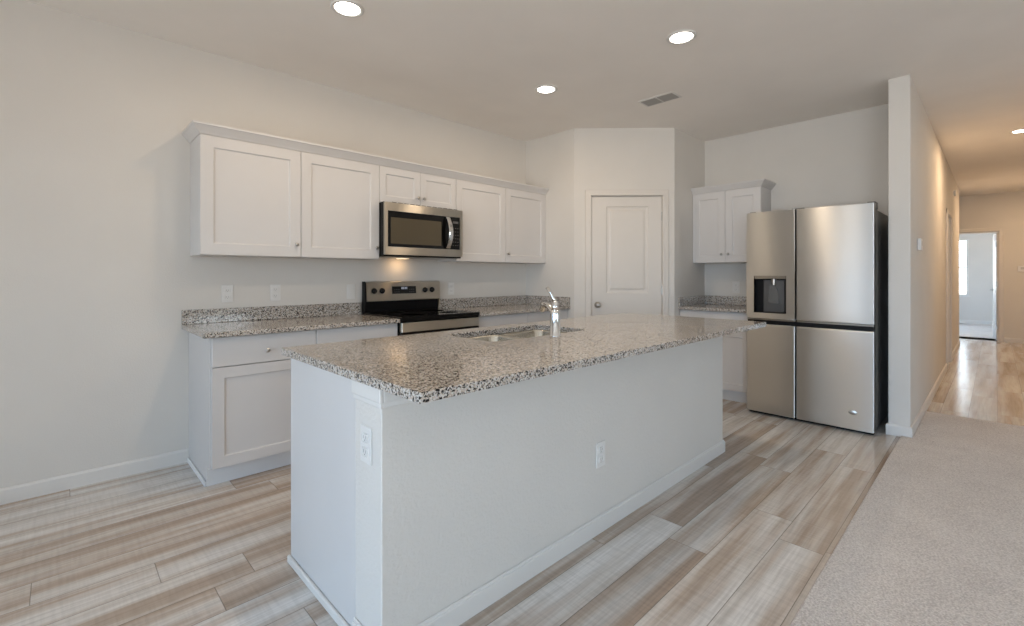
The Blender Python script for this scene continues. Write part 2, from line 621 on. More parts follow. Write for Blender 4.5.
# ------------------------------------------------------------------ room shell
T = 0.12
XE = 11.5       # end of the hall side wall
HY0, HY1 = 0.446, 0.578   # partition beside the fridge
HE = 12.476     # end wall of the hall
PA = (3.829, 3.026)
PB = (4.557, 2.298)

structure(bx(REAR - T, 13.0, RIGHT - T, WY + T, -0.10, 0.0).obj('floor', 'floor'))
m = MB()
m.box(REAR - T, 17.0, RIGHT - T, WY + T, CEIL, CEIL + 0.1)
structure(m.obj('ceiling', 'ceiling'))

structure(bx(REAR - T, BX + T, WY, WY + T, 0, CEIL).obj('wall_left', 'wall'))
# pantry walls
MT = 0.11 * math.tan(PI / 8)
m = MB()
m.prism([(PA[0], PA[1]), (PA[0], WY), (PA[0] + 0.11, WY), (PA[0] + 0.11, PA[1] + MT)], 2, 0, CEIL)
structure(m.obj('wall_pantry_side', 'wall'))
m = MB()
m.prism([(PB[0], PB[1]), (BX, PB[1]), (BX, PB[1] + 0.11), (PB[0] + MT, PB[1] + 0.11)], 2, 0, CEIL)
structure(m.obj('wall_pantry_return', 'wall'))
# angled pantry wall in its own frame: origin PA, x along to PB, outward -y
ANG = math.atan2(PB[1] - PA[1], PB[0] - PA[0])
ALEN = math.hypot(PB[0] - PA[0], PB[1] - PA[1])
sA = math.sqrt(0.5)


def apos(x, y, s=6.855):
    return ((x - y) - (PA[0] - PA[1])) * sA


D0 = apos(3.955, 2.904)
D1 = apos(4.468, 2.387)
DH = 2.048
m = MB()
m.prism([(0, 0), (D0 - 0.02, 0), (D0 - 0.02, 0.11), (MT, 0.11)], 2, 0, CEIL)
m.prism([(D1 + 0.02, 0), (ALEN, 0), (ALEN - MT, 0.11), (D1 + 0.02, 0.11)], 2, 0, CEIL)
m.box(D0 - 0.02, D1 + 0.02, 0, 0.11, DH + 0.02, CEIL)
w = structure(m.obj('wall_pantry_front', 'wall'))
w.location = (PA[0], PA[1], 0)
w.rotation_euler = (0, 0, ANG)

structure(bx(BX, BX + T, HY1, WY, 0, CEIL).obj('wall_back', 'wall'))

# hall partition with a doorway
DX0, DX1, DHT = 8.36, 9.12, 2.04
m = MB()
m.box(4.6215, DX0, HY0, HY1, 0, CEIL, 0.004, 1)
m.box(DX1, XE, HY0, HY1, 0, CEIL)
m.box(DX0, DX1, HY0, HY1, DHT, CEIL)
structure(m.obj('wall_hall_left', 'wall'))
structure(bx(5.6, HE, -0.96, -0.84, 0, CEIL).obj('wall_hall_right', 'wall'))
structure(bx(5.6, 5.6 + T, RIGHT, -0.96, 0, CEIL).obj('wall_living_far', 'wall'))
# closed side room walls behind the partition so no sky shows
structure(bx(XE - T, XE, HY1, 1.9, 0, CEIL).obj('wall_passage', 'wall'))
structure(bx(XE - T, HE, 1.9, 1.9 + T, 0, CEIL).obj('wall_passage_end', 'wall'))
# end wall with doorway
EY0, EY1, EH = -0.045, 0.74, 2.045
m = MB()
m.box(HE, HE + T, -0.96, EY0, 0, CEIL)
m.box(HE, HE + T, EY1, 2.0, 0, CEIL)
m.box(HE, HE + T, EY0, EY1, EH, CEIL)
structure(m.obj('wall_hall_end', 'wall'))

# right wall of the living room with its added windows
m = MB()
prev = REAR
for (a, b, c, d) in ADDED_WINS_R:
    m.box(prev, a, RIGHT - T, RIGHT, 0, CEIL)
    m.box(a, b, RIGHT - T, RIGHT, 0, c)
    m.box(a, b, RIGHT - T, RIGHT, d, CEIL)
    prev = b
m.box(prev, 5.72, RIGHT - T, RIGHT, 0, CEIL)
structure(m.obj('wall_right', 'wall'))
# rear wall
m = MB()
prev = WY
for (a, b, c, d) in WINS:
    m.box(REAR - T, REAR, b, prev, 0, CEIL)
    m.box(REAR - T, REAR, a, b, 0, c)
    m.box(REAR - T, REAR, a, b, d, CEIL)
    prev = a
m.box(REAR - T, REAR, RIGHT - T, prev, 0, CEIL)
structure(m.obj('wall_rear', 'wall'))


def window(idx, along, fixed, a, b, c, d, sign):
    """window unit filling an opening; along 'y' (wall at x=fixed) or 'x' (wall at y=fixed)"""
    def B(m, p0, p1, q0, q1, z0, z1):
        if along == 'y':
            m.box(q0, q1, p0, p1, z0, z1)
        else:
            m.box(p0, p1, q0, q1, z0, z1)
    q0, q1 = sorted((fixed + sign * 0.03, fixed + sign * 0.09))
    m = MB()
    fw = 0.045
    B(m, a, a + fw, q0, q1, c, d)
    B(m, b - fw, b, q0, q1, c, d)
    B(m, a + fw, b - fw, q0, q1, c, c + fw)
    B(m, a + fw, b - fw, q0, q1, d - fw, d)
    zc = (c + d) / 2
    B(m, a + fw, b - fw, q0, q1, zc - 0.02, zc + 0.02)
    fr = structure(m.obj('window_%d' % idx, 'trim'))
    g = MB()
    gm = (q0 + q1) / 2
    B(g, a + fw, b - fw, gm - 0.003, gm + 0.003, c + fw, zc - 0.02)
    B(g, a + fw, b - fw, gm - 0.003, gm + 0.003, zc + 0.02, d - fw)
    g.obj('window_pane', 'glass', fr)
    s = MB()
    i0, i1 = sorted((fixed - sign * 0.03, fixed + sign * 0.03))
    B(s, a - 0.03, b + 0.03, i0 if sign > 0 else fixed + 0.0, i1 if sign < 0 else fixed, c - 0.02, c)
    s.obj('window_sill', 'trim', fr)
    return fr


for i, (a, b, c, d) in enumerate(WINS):
    window(i + 2, 'y', REAR, a, b, c, d, -1)
for i, (a, b, c, d) in enumerate(ADDED_WINS_R):
    window(i + 5, 'x', RIGHT, a, b, c, d, -1)

# bedroom beyond the hall
structure(bx(13.0 - 0.4, BEDX + T, -1.2, 2.6, -0.09, 0.0).obj('floor_bedroom', 'carpet'))
bpy.data.objects['floor'].scale = (1, 1, 1)
m = MB()
a, b, c, d = BEDWIN
m.box(BEDX, BEDX + T, -1.2, a, 0, CEIL)
m.box(BEDX, BEDX + T, b, 2.6, 0, CEIL)
m.box(BEDX, BEDX + T, a, b, 0, c)
m.box(BEDX, BEDX + T, a, b, d, CEIL)
structure(m.obj('wall_bedroom_back', 'bedwall'))
m = MB()
m.box(HE + T, 13.4, 2.5, 2.6, 0, CEIL)
m.box(15.8, BEDX, 2.5, 2.6, 0, CEIL)
m.box(13.4, 15.8, 2.5, 2.6, 0, 0.5)
m.box(13.4, 15.8, 2.5, 2.6, 2.2, CEIL)
structure(m.obj('wall_bedroom_left', 'bedwall'))
window(8, 'x', 2.5, 13.4, 15.8, 0.5, 2.2, 1)  # unseen side window, added to brighten the bedroom
structure(bx(HE + T, BEDX, -1.2, -1.1, 0, CEIL).obj('wall_bedroom_right', 'bedwall'))
wn = window(1, 'y', BEDX, a, b, c, d, 1)
m = MB()
z = d - 0.05
while z > c + 0.05:
    m.box(BEDX + 0.004, BEDX + 0.022, a + 0.02, b - 0.02, z, z + 0.012)
    z -= 0.05
m.obj('window_blind', 'blind', wn)

# carpet of the living room, lying beside the planks
CY = 0.500
structure(bx(REAR, 4.609, RIGHT, CY, 0.0, 0.012, 0.004).obj('floor_carpet', 'carpet'))
structure(bx(4.610, 5.598, RIGHT, HY0 - 0.013, 0.0, 0.012, 0.004).obj('floor_carpet_hall', 'carpet'))


# ------------------------------------------------------------------ baseboards and casings
def base_prof(t=0.012, h=0.085):
    return [(0, 0), (-t, 0), (-t, h - 0.012), (-t * 0.55, h), (0, h)]


def baseboard(name, x0, y0, x1, y1, h=0.085, t=0.013, mat='trim'):
    """along the wall from p0 to p1; the room lies on the right hand side"""
    L = math.hypot(x1 - x0, y1 - y0)
    m = MB()
    m.prism([(-p[0] * -1, p[1]) for p in base_prof(t, h)], 0, 0, L)
    o = structure(m.obj(name, mat))
    o.location = (x0, y0, 0)
    o.rotation_euler = (0, 0, math.atan2(y1 - y0, x1 - x0))
    return o


baseboard('baseboard_left', REAR, WY, 0.6225, WY)
baseboard('baseboard_column', 4.6215, HY1, 4.6215, HY0)
baseboard('baseboard_fridge_side', BX, HY1, 4.6085, HY1)
bpy.data.objects['baseboard_fridge_side'].rotation_euler = (0, 0, PI)
baseboard('baseboard_hall', 4.6085, HY0, DX0 - 0.07, HY0)
baseboard('baseboard_hall_far', DX1 + 0.07, HY0, XE, HY0)
baseboard('baseboard_hall_end', HE, EY0 - 0.07, HE, -0.84)
baseboard('baseboard_hall_right', HE, -0.84, 5.6, -0.84)
baseboard('baseboard_bedroom', BEDX, 2.5, BEDX, -1.1)
baseboard('baseboard_passage', HE, 1.9, HE, EY1 + 0.07)
o = baseboard('baseboard_pantry', 0, 0, D0 - 0.075, 0)
o.location = (PA[0], PA[1], 0)
o.rotation_euler = (0, 0, ANG)
baseboard('baseboard_rear', REAR, RIGHT, REAR, WY)


def casing(name, w, h, cw=0.062, t=0.016, mat='door'):
    """door casing round an opening of w x h in local frame, front facing -y"""
    m = MB()
    for s0, s1 in ((-cw, 0), (w, w + cw)):
        m.box(s0, s1, -t, 0, 0, h + cw, 0.004)
    m.box(-cw, w + cw, -t - 0.0005, 0, h, h + cw, 0.004)
    # stepped inner bead
    for s0, s1 in ((-cw * 0.42, -0.004), (w + 0.004, w + cw * 0.42)):
        m.box(s0, s1, -t - 0.004, -t + 0.002, 0, h + 0.02, 0.002)
    m.box(-cw * 0.42, w + cw * 0.42, -t - 0.0042, -t + 0.002, h + 0.004, h + cw * 0.42, 0.002)
    return structure(m.obj(name, mat))


tr = casing('trim_1', D1 - D0, DH)
tr.location = (PA[0] + D0 * math.cos(ANG), PA[1] + D0 * math.sin(ANG), 0)
tr.rotation_euler = (0, 0, ANG)
m = MB()
m.box(-0.018, 0, 0, 0.11, 0, DH + 0.018)
m.box(D1 - D0, D1 - D0 + 0.018, 0, 0.11, 0, DH + 0.018)
m.box(0, D1 - D0, 0, 0.11, DH, DH + 0.018)
m.obj('door_jamb', 'door', tr)

# pantry door
W = D1 - D0 - 0.006
dr = MB().panel_face(W, DH - 0.012, 0.035, [(0.15, W - 0.135, 1.036, 1.935), (0.15, W - 0.135, 0.21, 0.815)],
                     [(0.010, 0.008), (0.022, 0.010), (0.034, 0.010), (0.052, 0.003)], y=0.035)
dr = structure(dr.obj('door_1', 'door'))
x = D0 + 0.003
dr.location = (PA[0] + x * math.cos(ANG) + 0.008 * sA, PA[1] + x * math.sin(ANG) + 0.008 * sA, 0.008)
dr.rotation_euler = (0, 0, ANG)
MB().lathe((0.062, 0.0, 0.917), (0, -1, 0), [(0.0, 0.032), (0.006, 0.031), (0.009, 0.014), (0.03, 0.012), (0.036, 0.022), (0.047, 0.029), (0.058, 0.027), (0.066, 0.014), (0.068, 0.0)]).obj('door_knob', 'nickel', dr)
for z in (0.22, 1.07, 1.83):
    MB().cyl((W + 0.0005, -0.006, z - 0.045), (W + 0.0005, -0.006, z + 0.045), 0.006, n=12).obj('door_hinge', 'nickel', dr)

# hall side door (closed, seen edge on)
tr = casing('trim_2', DX1 - DX0, DHT)
tr.location = (DX0, HY0, 0)
dr = structure(MB().panel_face(DX1 - DX0 - 0.006, DHT - 0.01, 0.035, [(0.15, 0.60, 1.03, 1.93), (0.15, 0.60, 0.21, 0.81)],
                               [(0.010, 0.008), (0.034, 0.010), (0.052, 0.003)], y=0.035).obj('door_2', 'door'))
dr.location = (DX0 + 0.003, HY0 + 0.05, 0.005)
MB().lathe((0.062, 0.0, 0.917), (0, -1, 0), [(0.0, 0.032), (0.006, 0.031), (0.009, 0.014), (0.03, 0.012), (0.036, 0.022), (0.047, 0.029), (0.058, 0.027), (0.068, 0.0)]).obj('door_knob', 'nickel', dr)

# bedroom doorway at the end of the hall: casing + slab swung open into the room
tr = casing('trim_3', EY1 - EY0, EH, mat='door')
tr.location = (HE, EY1, 0)
tr.rotation_euler = (0, 0, -PI / 2)
m = MB()
m.box(HE, HE + T, EY0, EY0 + 0.018, 0, EH)
m.box(HE, HE + T, EY1 - 0.018, EY1, 0, EH)
m.box(HE, HE + T, EY0, EY1, EH - 0.018, EH)
jb = m.obj('door_jamb', 'door')
structure(jb)
jb.name = 'trim_4'
# slab local: x along its width from the hinge, front -y
dw = 0.72
dr = structure(MB().panel_face(dw, EH - 0.03, 0.035, [(0.13, dw - 0.13, 1.03, 1.92), (0.13, dw - 0.13, 0.21, 0.81)],
                               [(0.010, 0.008), (0.034, 0.010), (0.052, 0.003)], y=0.035).obj('door_3', 'door'))
dr.location = (HE + T + 0.005, -0.048, 0.01)
dr.rotation_euler = (0, 0, math.radians(3.7))
m = MB()
m.lathe((dw - 0.06, 0.035, 0.93), (0, 1, 0), [(0, 0.03), (0.008, 0.03), (0.01, 0.012), (0.045, 0.011)])
m.tube([(dw - 0.06, 0.075, 0.93), (dw - 0.10, 0.078, 0.93), (dw - 0.17, 0.072, 0.93)], 0.009)
m.obj('door_handle', 'nickel', dr)
for z in (0.25, 1.05, 1.80):
    bx(-0.012, 0.004, -0.002, 0.045, z - 0.05, z + 0.05).obj('door_hinge', 'nickel', dr)


# ------------------------------------------------------------------ cabinetry
def knob_mesh():
    m = MB()
    m.lathe((0, 0, 0), (0, -1, 0), [(0.0, 0.006), (0.012, 0.005), (0.016, 0.010), (0.021, 0.0135), (0.025, 0.012), (0.028, 0.0)], 18)
    return m


KNOB = [None]


def knob(parent, x, y, z):
    if KNOB[0] is None:
        o = knob_mesh().obj('knob', 'nickel', parent)
        KNOB[0] = o
    else:
        o = KNOB[0].copy()
        COL.objects.link(o)
        o.parent = parent
    o.location = (x, y, z)
    return o


SH = [(0.003, 0.0015), (0.006, 0.008), (0.012, 0.009)]


def shaker(parent, name, x0, x1, z0, z1, y, st=0.06, flat=False, knobs=()):
    """door or drawer front on plane y (its back), 0.019 thick; origin of the part at its lower left corner"""
    w, h = x1 - x0, z1 - z0
    if flat:
        m = MB().box(0, w, -0.019, 0, 0, h, 0.0025, 1)
    else:
        m = MB().panel_face(w, h, 0.019, [(st, w - st, st, h - st)], SH)
        es = [e for e in m.bm.edges if all(abs(v.co.y + 0.019) < 1e-6 for v in e.verts) and
              (all(v.co.x < 1e-6 for v in e.verts) or all(v.co.x > w - 1e-6 for v in e.verts) or all(v.co.z < 1e-6 for v in e.verts) or all(v.co.z > h - 1e-6 for v in e.verts))]
        bmesh.ops.bevel(m.bm, geom=es, offset=0.002, segments=1, affect='EDGES')
    o = m.obj(name, 'cabinet', parent)
    o.location = (x0, y, z0)
    for (kx, kz) in knobs:
        knob(o, kx - x0, -0.019, kz - z0)
    return o


UZ0, UZ1 = 1.359, 2.112
UD = 0.285   # carcass depth, doors add 0.019


def upper(label, loc, w, rz, z0, z1, doors, group, cat='cabinet', gap=0.003):
    """doors: list of (x0, x1, knob_x or None)"""
    t = thing('upper_cabinet', label, cat, loc, rz, group)
    bx(0.0005, w - 0.0005, -UD, -0.001, 0, z1 - z0, 0.0015).obj('carcass', 'cabinet', t)
    for (a, b, kx) in doors:
        shaker(t, 'door', a + gap / 2, b - gap / 2, 0.003, z1 - z0 - 0.006, -UD - 0.001, st=0.069 if z1 - z0 > 0.5 else 0.055, knobs=[(kx, 0.088)] if kx else ())
    return t


G1 = 'white shaker upper cabinets above the range counter'
upper('white shaker upper cabinet with one door, leftmost in the long row', (0.631, WY, UZ0), 0.604, 0, UZ0, UZ1, [(0, 0.604, 0.570)], G1)
upper('white shaker upper cabinet with one door, between leftmost cabinet and microwave', (1.236, WY, UZ0), 0.604, 0, UZ0, UZ1, [(0, 0.604, 0.575)], G1)
t = upper('short white two-door upper cabinet directly above the microwave', (1.841, WY, 1.8135), 0.764, 0, 1.8135, UZ1, [(0, 0.382, 0.352), (0.382, 0.764, 0.412)], G1)
for ch in t.children:
    for g in ch.children:
        g.location.z = 0.068
upper('white shaker upper cabinet with one door, immediately right of the microwave', (2.606, WY, UZ0), 0.620, 0, UZ0, UZ1, [(0, 0.620, 0.028)], G1)
upper('white shaker upper cabinet with one door, against the pantry wall corner', (3.227, WY, UZ0), 0.601, 0, UZ0, UZ1, [(0, 0.601, 0.028)], G1)


# crown moulding round the top of the upper cabinets, open profile (out, z)
def crown(label, loc, rz, w, depth, left_ret, right_ret):
    prof = [(0.0, 0.0), (0.004, 0.0), (0.008, 0.006), (0.012, 0.012), (0.030, 0.034), (0.040, 0.046), (0.046, 0.050), (0.046, 0.062), (0.0, 0.062)]
    m = MB()
    bm = m.bm
    path = []   # function of offset -> points
    def pts(o):
        p = []
        if left_ret:
            p.append((-o, -0.001)); p.append((-o, -depth - o))
        else:
            p.append((0, -depth - o))
        if right_ret:
            p.append((w + o, -depth - o)); p.append((w + o, -0.001))
        else:
            p.append((w, -depth - o))
        return p
    rings = []
    for (o, z) in prof:
        rings.append([bm.verts.new((x, y, z)) for x, y in pts(o)])
    n = len(rings[0])
    k = len(rings)
    for i in range(k):
        r1, r2 = rings[i], rings[(i + 1) % k]
        for j in range(n - 1):
            bm.faces.new((r1[j], r1[j + 1], r2[j + 1], r2[j]))
    for j in (0, n - 1):
        bm.faces.new([r[j] for r in rings])
    o = m.obj('crown_molding', 'cabinet')
    o.location = loc
    o.rotation_euler = (0, 0, rz)
    return tag(o, label, 'molding')


crown('long white crown molding along the top of the cabinet row over the range', (0.631, WY, UZ1 - 0.004), 0, 3.197, UD + 0.0215, True, False)

# back wall upper cabinet (two doors), rotated so its doors face -X
CW2 = 0.690
t = upper('white two-door upper cabinet mounted beside the refrigerator', (BX, 2.297, 1.362), CW2, -PI / 2, 1.362, 2.112,
          [(0, CW2 / 2, CW2 / 2 - 0.035), (CW2 / 2, CW2, CW2 / 2 + 0.035)], None)
crown('short white crown molding on the cabinet beside the refrigerator', (BX, 2.297, 2.108), -PI / 2, CW2, UD + 0.0215, False, True)

BZ = 0.876
BD = 0.592


def base_cab(label, loc, w, rz, group, knob_door='l', shoe=None, left_panel=False, split=False, skip_filler=0.0):
    t = thing('base_cabinet', label, 'cabinet', loc, rz, group)
    m = MB()
    m.prism([(-0.001, 0.0), (-0.001, BZ), (-BD, BZ), (-BD, 0.115), (-0.52, 0.115), (-0.52, 0.0)], 0, 0.0005, w - 0.0005)
    m.obj('carcass', 'cabinet', t)
    g = 0.0016
    g0 = 0.010 if left_panel else g
    we = w - skip_filler
    shaker(t, 'drawer_front', g0, we - g, 0.702, 0.872, -BD - 0.001, flat=True, knobs=[(we * 0.5, 0.773)])
    if split:
        shaker(t, 'door', g, we / 2 - g, 0.120, 0.697, -BD - 0.001, knobs=[(we / 2 - 0.035, 0.63)])
        shaker(t, 'door', we / 2 + g, we - g, 0.120, 0.697, -BD - 0.001, knobs=[(we / 2 + 0.035, 0.63)])
    else:
        kx = we - 0.035 if knob_door == 'r' else 0.035
        shaker(t, 'door', g0, we - g, 0.120, 0.697, -BD - 0.001, knobs=[(kx, 0.655)])
    m = MB()
    m.box(0.0, w - 0.0005, -0.5265, -0.5205, 0, 0.112)
    if left_panel:
        m.box(-0.0125, -0.0005, -0.5265, -0.0145, 0, 0.030, 0.004)
    m.obj('toe_kick', 'toe', t)
    return t


G2 = 'white base cabinets along the range wall'
base_cab('white base cabinet with drawer and door at the left end of the range counter', (0.623, WY, 0), 0.598, 0, G2, 'r', left_panel=True)
base_cab('white base cabinet immediately left of the range, drawer top showing', (1.2225, WY, 0), 0.604, 0, G2, 'r')
base_cab('white base cabinet immediately right of the range', (2.606, WY, 0), 0.614, 0, G2, 'l')
base_cab('white base cabinet against the pantry side wall, behind the island faucet', (3.2205, WY, 0), 0.6075, 0, G2, 'l')
base_cab('white base cabinet in the corner left of the refrigerator', (BX, 2.296, 0), 0.69, -PI / 2, None, split=True)

# island: pony wall with cabinets behind
IX0, IX1 = 0.719, 3.328
IBZ = 0.8845
PY0, PY1 = 1.322, 1.500
IY1 = 2.112
isl = thing('kitchen_island', 'white kitchen island with textured panel front and smooth end panel', 'island', ((IX0 + IX1) / 2, (PY0 + IY1) / 2, 0))
oi = isl.location.copy()


def ip(m, name, mat):
    bmesh.ops.translate(m.bm, verts=m.bm.verts[:], vec=-oi)
    return m.obj(name, mat, isl)


ip(bx(IX0, IX1, PY0, PY1, 0, IBZ, 0.003), 'half_wall', 'texwall')
ip(bx(IX0 + 0.0015, IX0 + 0.020, PY1 + 0.001, IY1, 0, IBZ, 0.0015), 'end_panel', 'cabinet')
ip(bx(IX1 - 0.020, IX1 - 0.0015, PY1 + 0.001, IY1, 0, IBZ, 0.0015), 'end_panel', 'cabinet')
m = MB()
m.prism([(PY1 + 0.001, 0), (PY1 + 0.001, IBZ - 0.25), (IY1 - 0.022, IBZ - 0.25), (IY1 - 0.022, 0.115), (IY1 - 0.09, 0.115), (IY1 - 0.09, 0)], 0, IX0 + 0.021, IX1 - 0.021)
ip(m, 'carcass', 'cabinet')
# cap trim round the top of the half wall
m = MB()
def ring_trim(m, z0, z1, t):
    m.box(IX0 - t, IX0, PY0 - t, PY1, z0, z1, 0.003)
    m.box(IX0, IX1, PY0 - t, PY0 - 0.0002, z0, z1, 0.003)
    m.box(IX1, IX1 + t, PY0 - t, PY1, z0, z1, 0.003)
ring_trim(m, 0.838, IBZ, 0.014)
ring_trim(m, 0.820, 0.842, 0.008)
ip(m, 'cap_trim', 'trim')
# baseboard round the half wall
m = MB()
ring_trim(m, 0.0, 0.075, 0.013)
ring_trim(m, 0.070, 0.085, 0.008)
m.box(IX0 - 0.013, IX0 + 0.001, PY1, IY1 + 0.004, 0, 0.032, 0.004)
m.box(IX1 - 0.001, IX1 + 0.012, PY1, IY1 + 0.004, 0, 0.032, 0.004)
ip(m, 'baseboard', 'trim')
# doors on the kitchen side
xs = [IX0 + 0.022, 1.25, 1.42, 1.85, 2.28, 2.80, IX1 - 0.022]
for i in range(6):
    d = shaker(isl, 'door', 0, xs[i + 1] - xs[i] - 0.004, 0, 0.745 if i not in () else 0.74, 0, st=0.05, knobs=[(0.035, 0.68)])
    d.location = Vector((xs[i + 1] - 0.002, IY1 - 0.0215, 0.125)) - oi
    d.rotation_euler = (0, 0, PI)


# ------------------------------------------------------------------ countertops
def slab(m, x0, x1, y0, y1, z0, z1, bev=0.004):
    m.box(x0, x1, y0, y1, z0, z1, bev, 2)


CT0, CT1 = 0.877, 0.907
# left piece
t = thing('countertop', 'speckled granite countertop left of the range with low backsplash', 'countertop', (1.2, WY, CT0))
def cp(m, name, mat, t):
    bmesh.ops.translate(m.bm, verts=m.bm.verts[:], vec=-t.location)
    return m.obj(name, mat, t)
cp(bx(0.583, 1.826, 3.074, WY - 0.001, CT0, CT1, 0.004, 2), 'slab', 'granite', t)
cp(bx(0.583, 1.826, WY - 0.021, WY - 0.001, CT1 + 0.0002, 1.003, 0.003), 'backsplash', 'granite', t)
t = thing('countertop', 'speckled granite countertop between the range and the pantry wall', 'countertop', (3.2, WY, CT0))
cp(bx(2.587, 3.8285, 3.074, WY - 0.001, CT0, CT1, 0.004, 2), 'slab', 'granite', t)
cp(bx(2.587, 3.8285, WY - 0.021, WY - 0.001, CT1 + 0.0002, 1.003, 0.003), 'backsplash', 'granite', t)
cp(bx(3.808, 3.8280, 3.076, WY - 0.0215, CT1 + 0.0002, 1.003, 0.003), 'side_splash', 'granite', t)
t = thing('countertop', 'small granite countertop in the corner left of the refrigerator', 'countertop', (BX, 1.95, CT0))
cp(bx(4.63, BX - 0.001, 1.585, 2.297, CT0, CT1, 0.004, 2), 'slab', 'granite', t)
cp(bx(BX - 0.021, BX - 0.001, 1.585, 2.297, CT1 + 0.0002, 1.003, 0.003), 'backsplash', 'granite', t)
cp(bx(4.634, BX - 0.0215, 2.277, 2.297, CT1 + 0.0002, 1.003, 0.003), 'side_splash', 'granite', t)


CT0, CT1 = 0.885, 0.915
# island slab with sink cut-out
def rrect(x0, x1, y0, y1, r, n=6):
    pts = []
    for (cx, cy, a0) in ((x1 - r, y1 - r, 0), (x0 + r, y1 - r, PI / 2), (x0 + r, y0 + r, PI), (x1 - r, y0 + r, 3 * PI / 2)):
        for k in range(n + 1):
            a = a0 + PI / 2 * k / n
            pts.append((cx + r * math.cos(a), cy + r * math.sin(a)))
    return pts


SX0, SX1, SY0, SY1 = 1.483, 2.217, 1.650, 2.045
m = MB()
bm = m.bm
def ringv(pts, z):
    return [bm.verts.new((p[0], p[1], z)) for p in pts]
outer = rrect(0.701, 3.449, 1.079, 2.177, 0.006, 3)
outer_in = rrect(0.703, 3.447, 1.081, 2.175, 0.005, 3)
inner = rrect(SX0, SX1, SY0, SY1, 0.045, 8)
inner_w = rrect(SX0 - 0.002, SX1 + 0.002, SY0 - 0.002, SY1 + 0.002, 0.045, 8)
def edges_of(r):
    return [bm.edges.new((r[k], r[(k + 1) % len(r)])) for k in range(len(r))]
def wallf(r1, r2):
    for k in range(len(r1)):
        bm.faces.new((r1[k], r1[(k + 1) % len(r1)], r2[(k + 1) % len(r2)], r2[k]))
oT, oS, oB = ringv(outer_in, CT1), ringv(outer, CT1 - 0.003), ringv(outer, CT0)
iT, iS, iB = ringv(inner_w, CT1), ringv(inner, CT1 - 0.003), ringv(inner, CT0)
bmesh.ops.triangle_fill(bm, use_beauty=True, edges=edges_of(oT) + edges_of(iT))
bmesh.ops.triangle_fill(bm, use_beauty=True, edges=edges_of(oB) + edges_of(iB))
wallf(oT, oS); wallf(oS, oB); wallf(iT, iS); wallf(iS, iB)
bmesh.ops.remove_doubles(bm, verts=bm.verts[:], dist=1e-6)
o = m.obj('island_countertop', 'granite', loc=(2.07, 1.63, CT0))
tag(o, 'large speckled granite countertop on the kitchen island with sink cut-out', 'countertop')

# sink: two undermount bowls
sk = thing('kitchen_sink', 'undermount double-bowl stainless sink set in the island countertop', 'sink', (1.85, 1.855, CT0 - 0.21))
def basin(x0, x1, y0, y1):
    m = MB(); bm = m.bm
    prof = [(0.0, 0.0), (0.004, -0.01), (0.010, -0.15), (0.030, -0.185), (0.06, -0.19)]
    rings = []
    for ins, dz in prof:
        rings.append([bm.verts.new((p[0], p[1], CT0 - 0.001 + dz)) for p in rrect(x0 + ins, x1 - ins, y0 + ins, y1 - ins, 0.05, 6)])
    n = len(rings[0])
    for r1, r2 in zip(rings, rings[1:]):
        for k in range(n):
            bm.faces.new((r1[k], r1[(k + 1) % n], r2[(k + 1) % n], r2[k])).smooth = True
    bm.faces.new(rings[-1])
    # rim flange
    fl = [bm.verts.new((p[0], p[1], CT0 - 0.001)) for p in rrect(x0 - 0.012, x1 + 0.012, y0 - 0.012, y1 + 0.012, 0.05, 6)]
    for k in range(n):
        bm.faces.new((rings[0][k], rings[0][(k + 1) % n], fl[(k + 1) % n], fl[k]))
    # outer shell
    o2 = [bm.verts.new((p[0], p[1], CT0 - 0.205)) for p in rrect(x0 + 0.01, x1 - 0.01, y0 + 0.01, y1 - 0.01, 0.05, 6)]
    for k in range(n):
        bm.faces.new((fl[k], fl[(k + 1) % n], o2[(k + 1) % n], o2[k]))
    bm.faces.new(o2)
    bmesh.ops.translate(bm, verts=bm.verts[:], vec=-sk.location)
    o = m.obj('bowl', 'sink', sk)
    cx, cy = (x0 + x1) / 2 - sk.location.x, (y0 + y1) / 2 - sk.location.y
    zz = CT0 - 0.191 - sk.location.z
    MB().lathe((cx, cy, zz), (0, 0, 1), [(0, 0.045), (0.003, 0.045), (0.004, 0.038), (0.001, 0.03), (0.001, 0.0)]).obj('drain', 'chrome', o)
basin(1.486, 1.836, 1.653, 2.042)
basin(1.864, 2.214, 1.653, 2.042)

# faucet
FX, FY = 1.853, 1.590
fc = thing('kitchen_faucet', 'chrome single-lever faucet standing beside the sink on the island', 'faucet', (FX, FY, CT1))
MB().lathe((0, 0, 0), (0, 0, 1), [(0, 0.0285), (0.004, 0.0285), (0.006, 0.0265), (0.115, 0.0265), (0.128, 0.025), (0.136, 0.020)]).obj('body', 'chrome', fc)
fa = math.radians(64)
fd = Vector((math.cos(fa), math.sin(fa), 0))
pts = []
for k in range(11):
    a = k / 10
    p = fd * (0.010 + 0.150 * a)
    pts.append((p.x, p.y, 0.112 + 0.045 * math.sin(a * 2.1) - 0.004 * a))
MB().tube(pts, [0.0165 - 0.002 * k / 10 for k in range(11)], 16).obj('spout', 'chrome', fc)
p0, p1 = Vector(pts[-1]) - fd * 0.012, Vector(pts[-1]) + fd * 0.022
MB().cyl((p0.x, p0.y, p0.z + 0.010), (p1.x, p1.y, p1.z - 0.022), 0.0165, 0.0175, 18).obj('spray_head', 'chrome', fc)
p2 = p1 + (p1 - p0).normalized() * 0.002
MB().cyl((p1.x, p1.y, p1.z - 0.0215), (p1.x + fd.x * 0.002, p1.y + fd.y * 0.002, p1.z - 0.0235), 0.0155, 0.0155, 18).obj('aerator', 'black', fc)
MB().lathe((0, 0, 0.134), (0, 0, 1), [(0, 0.020), (0.022, 0.019), (0.040, 0.015), (0.050, 0.011), (0.054, 0.0)]).obj('lever_hub', 'chrome', fc)
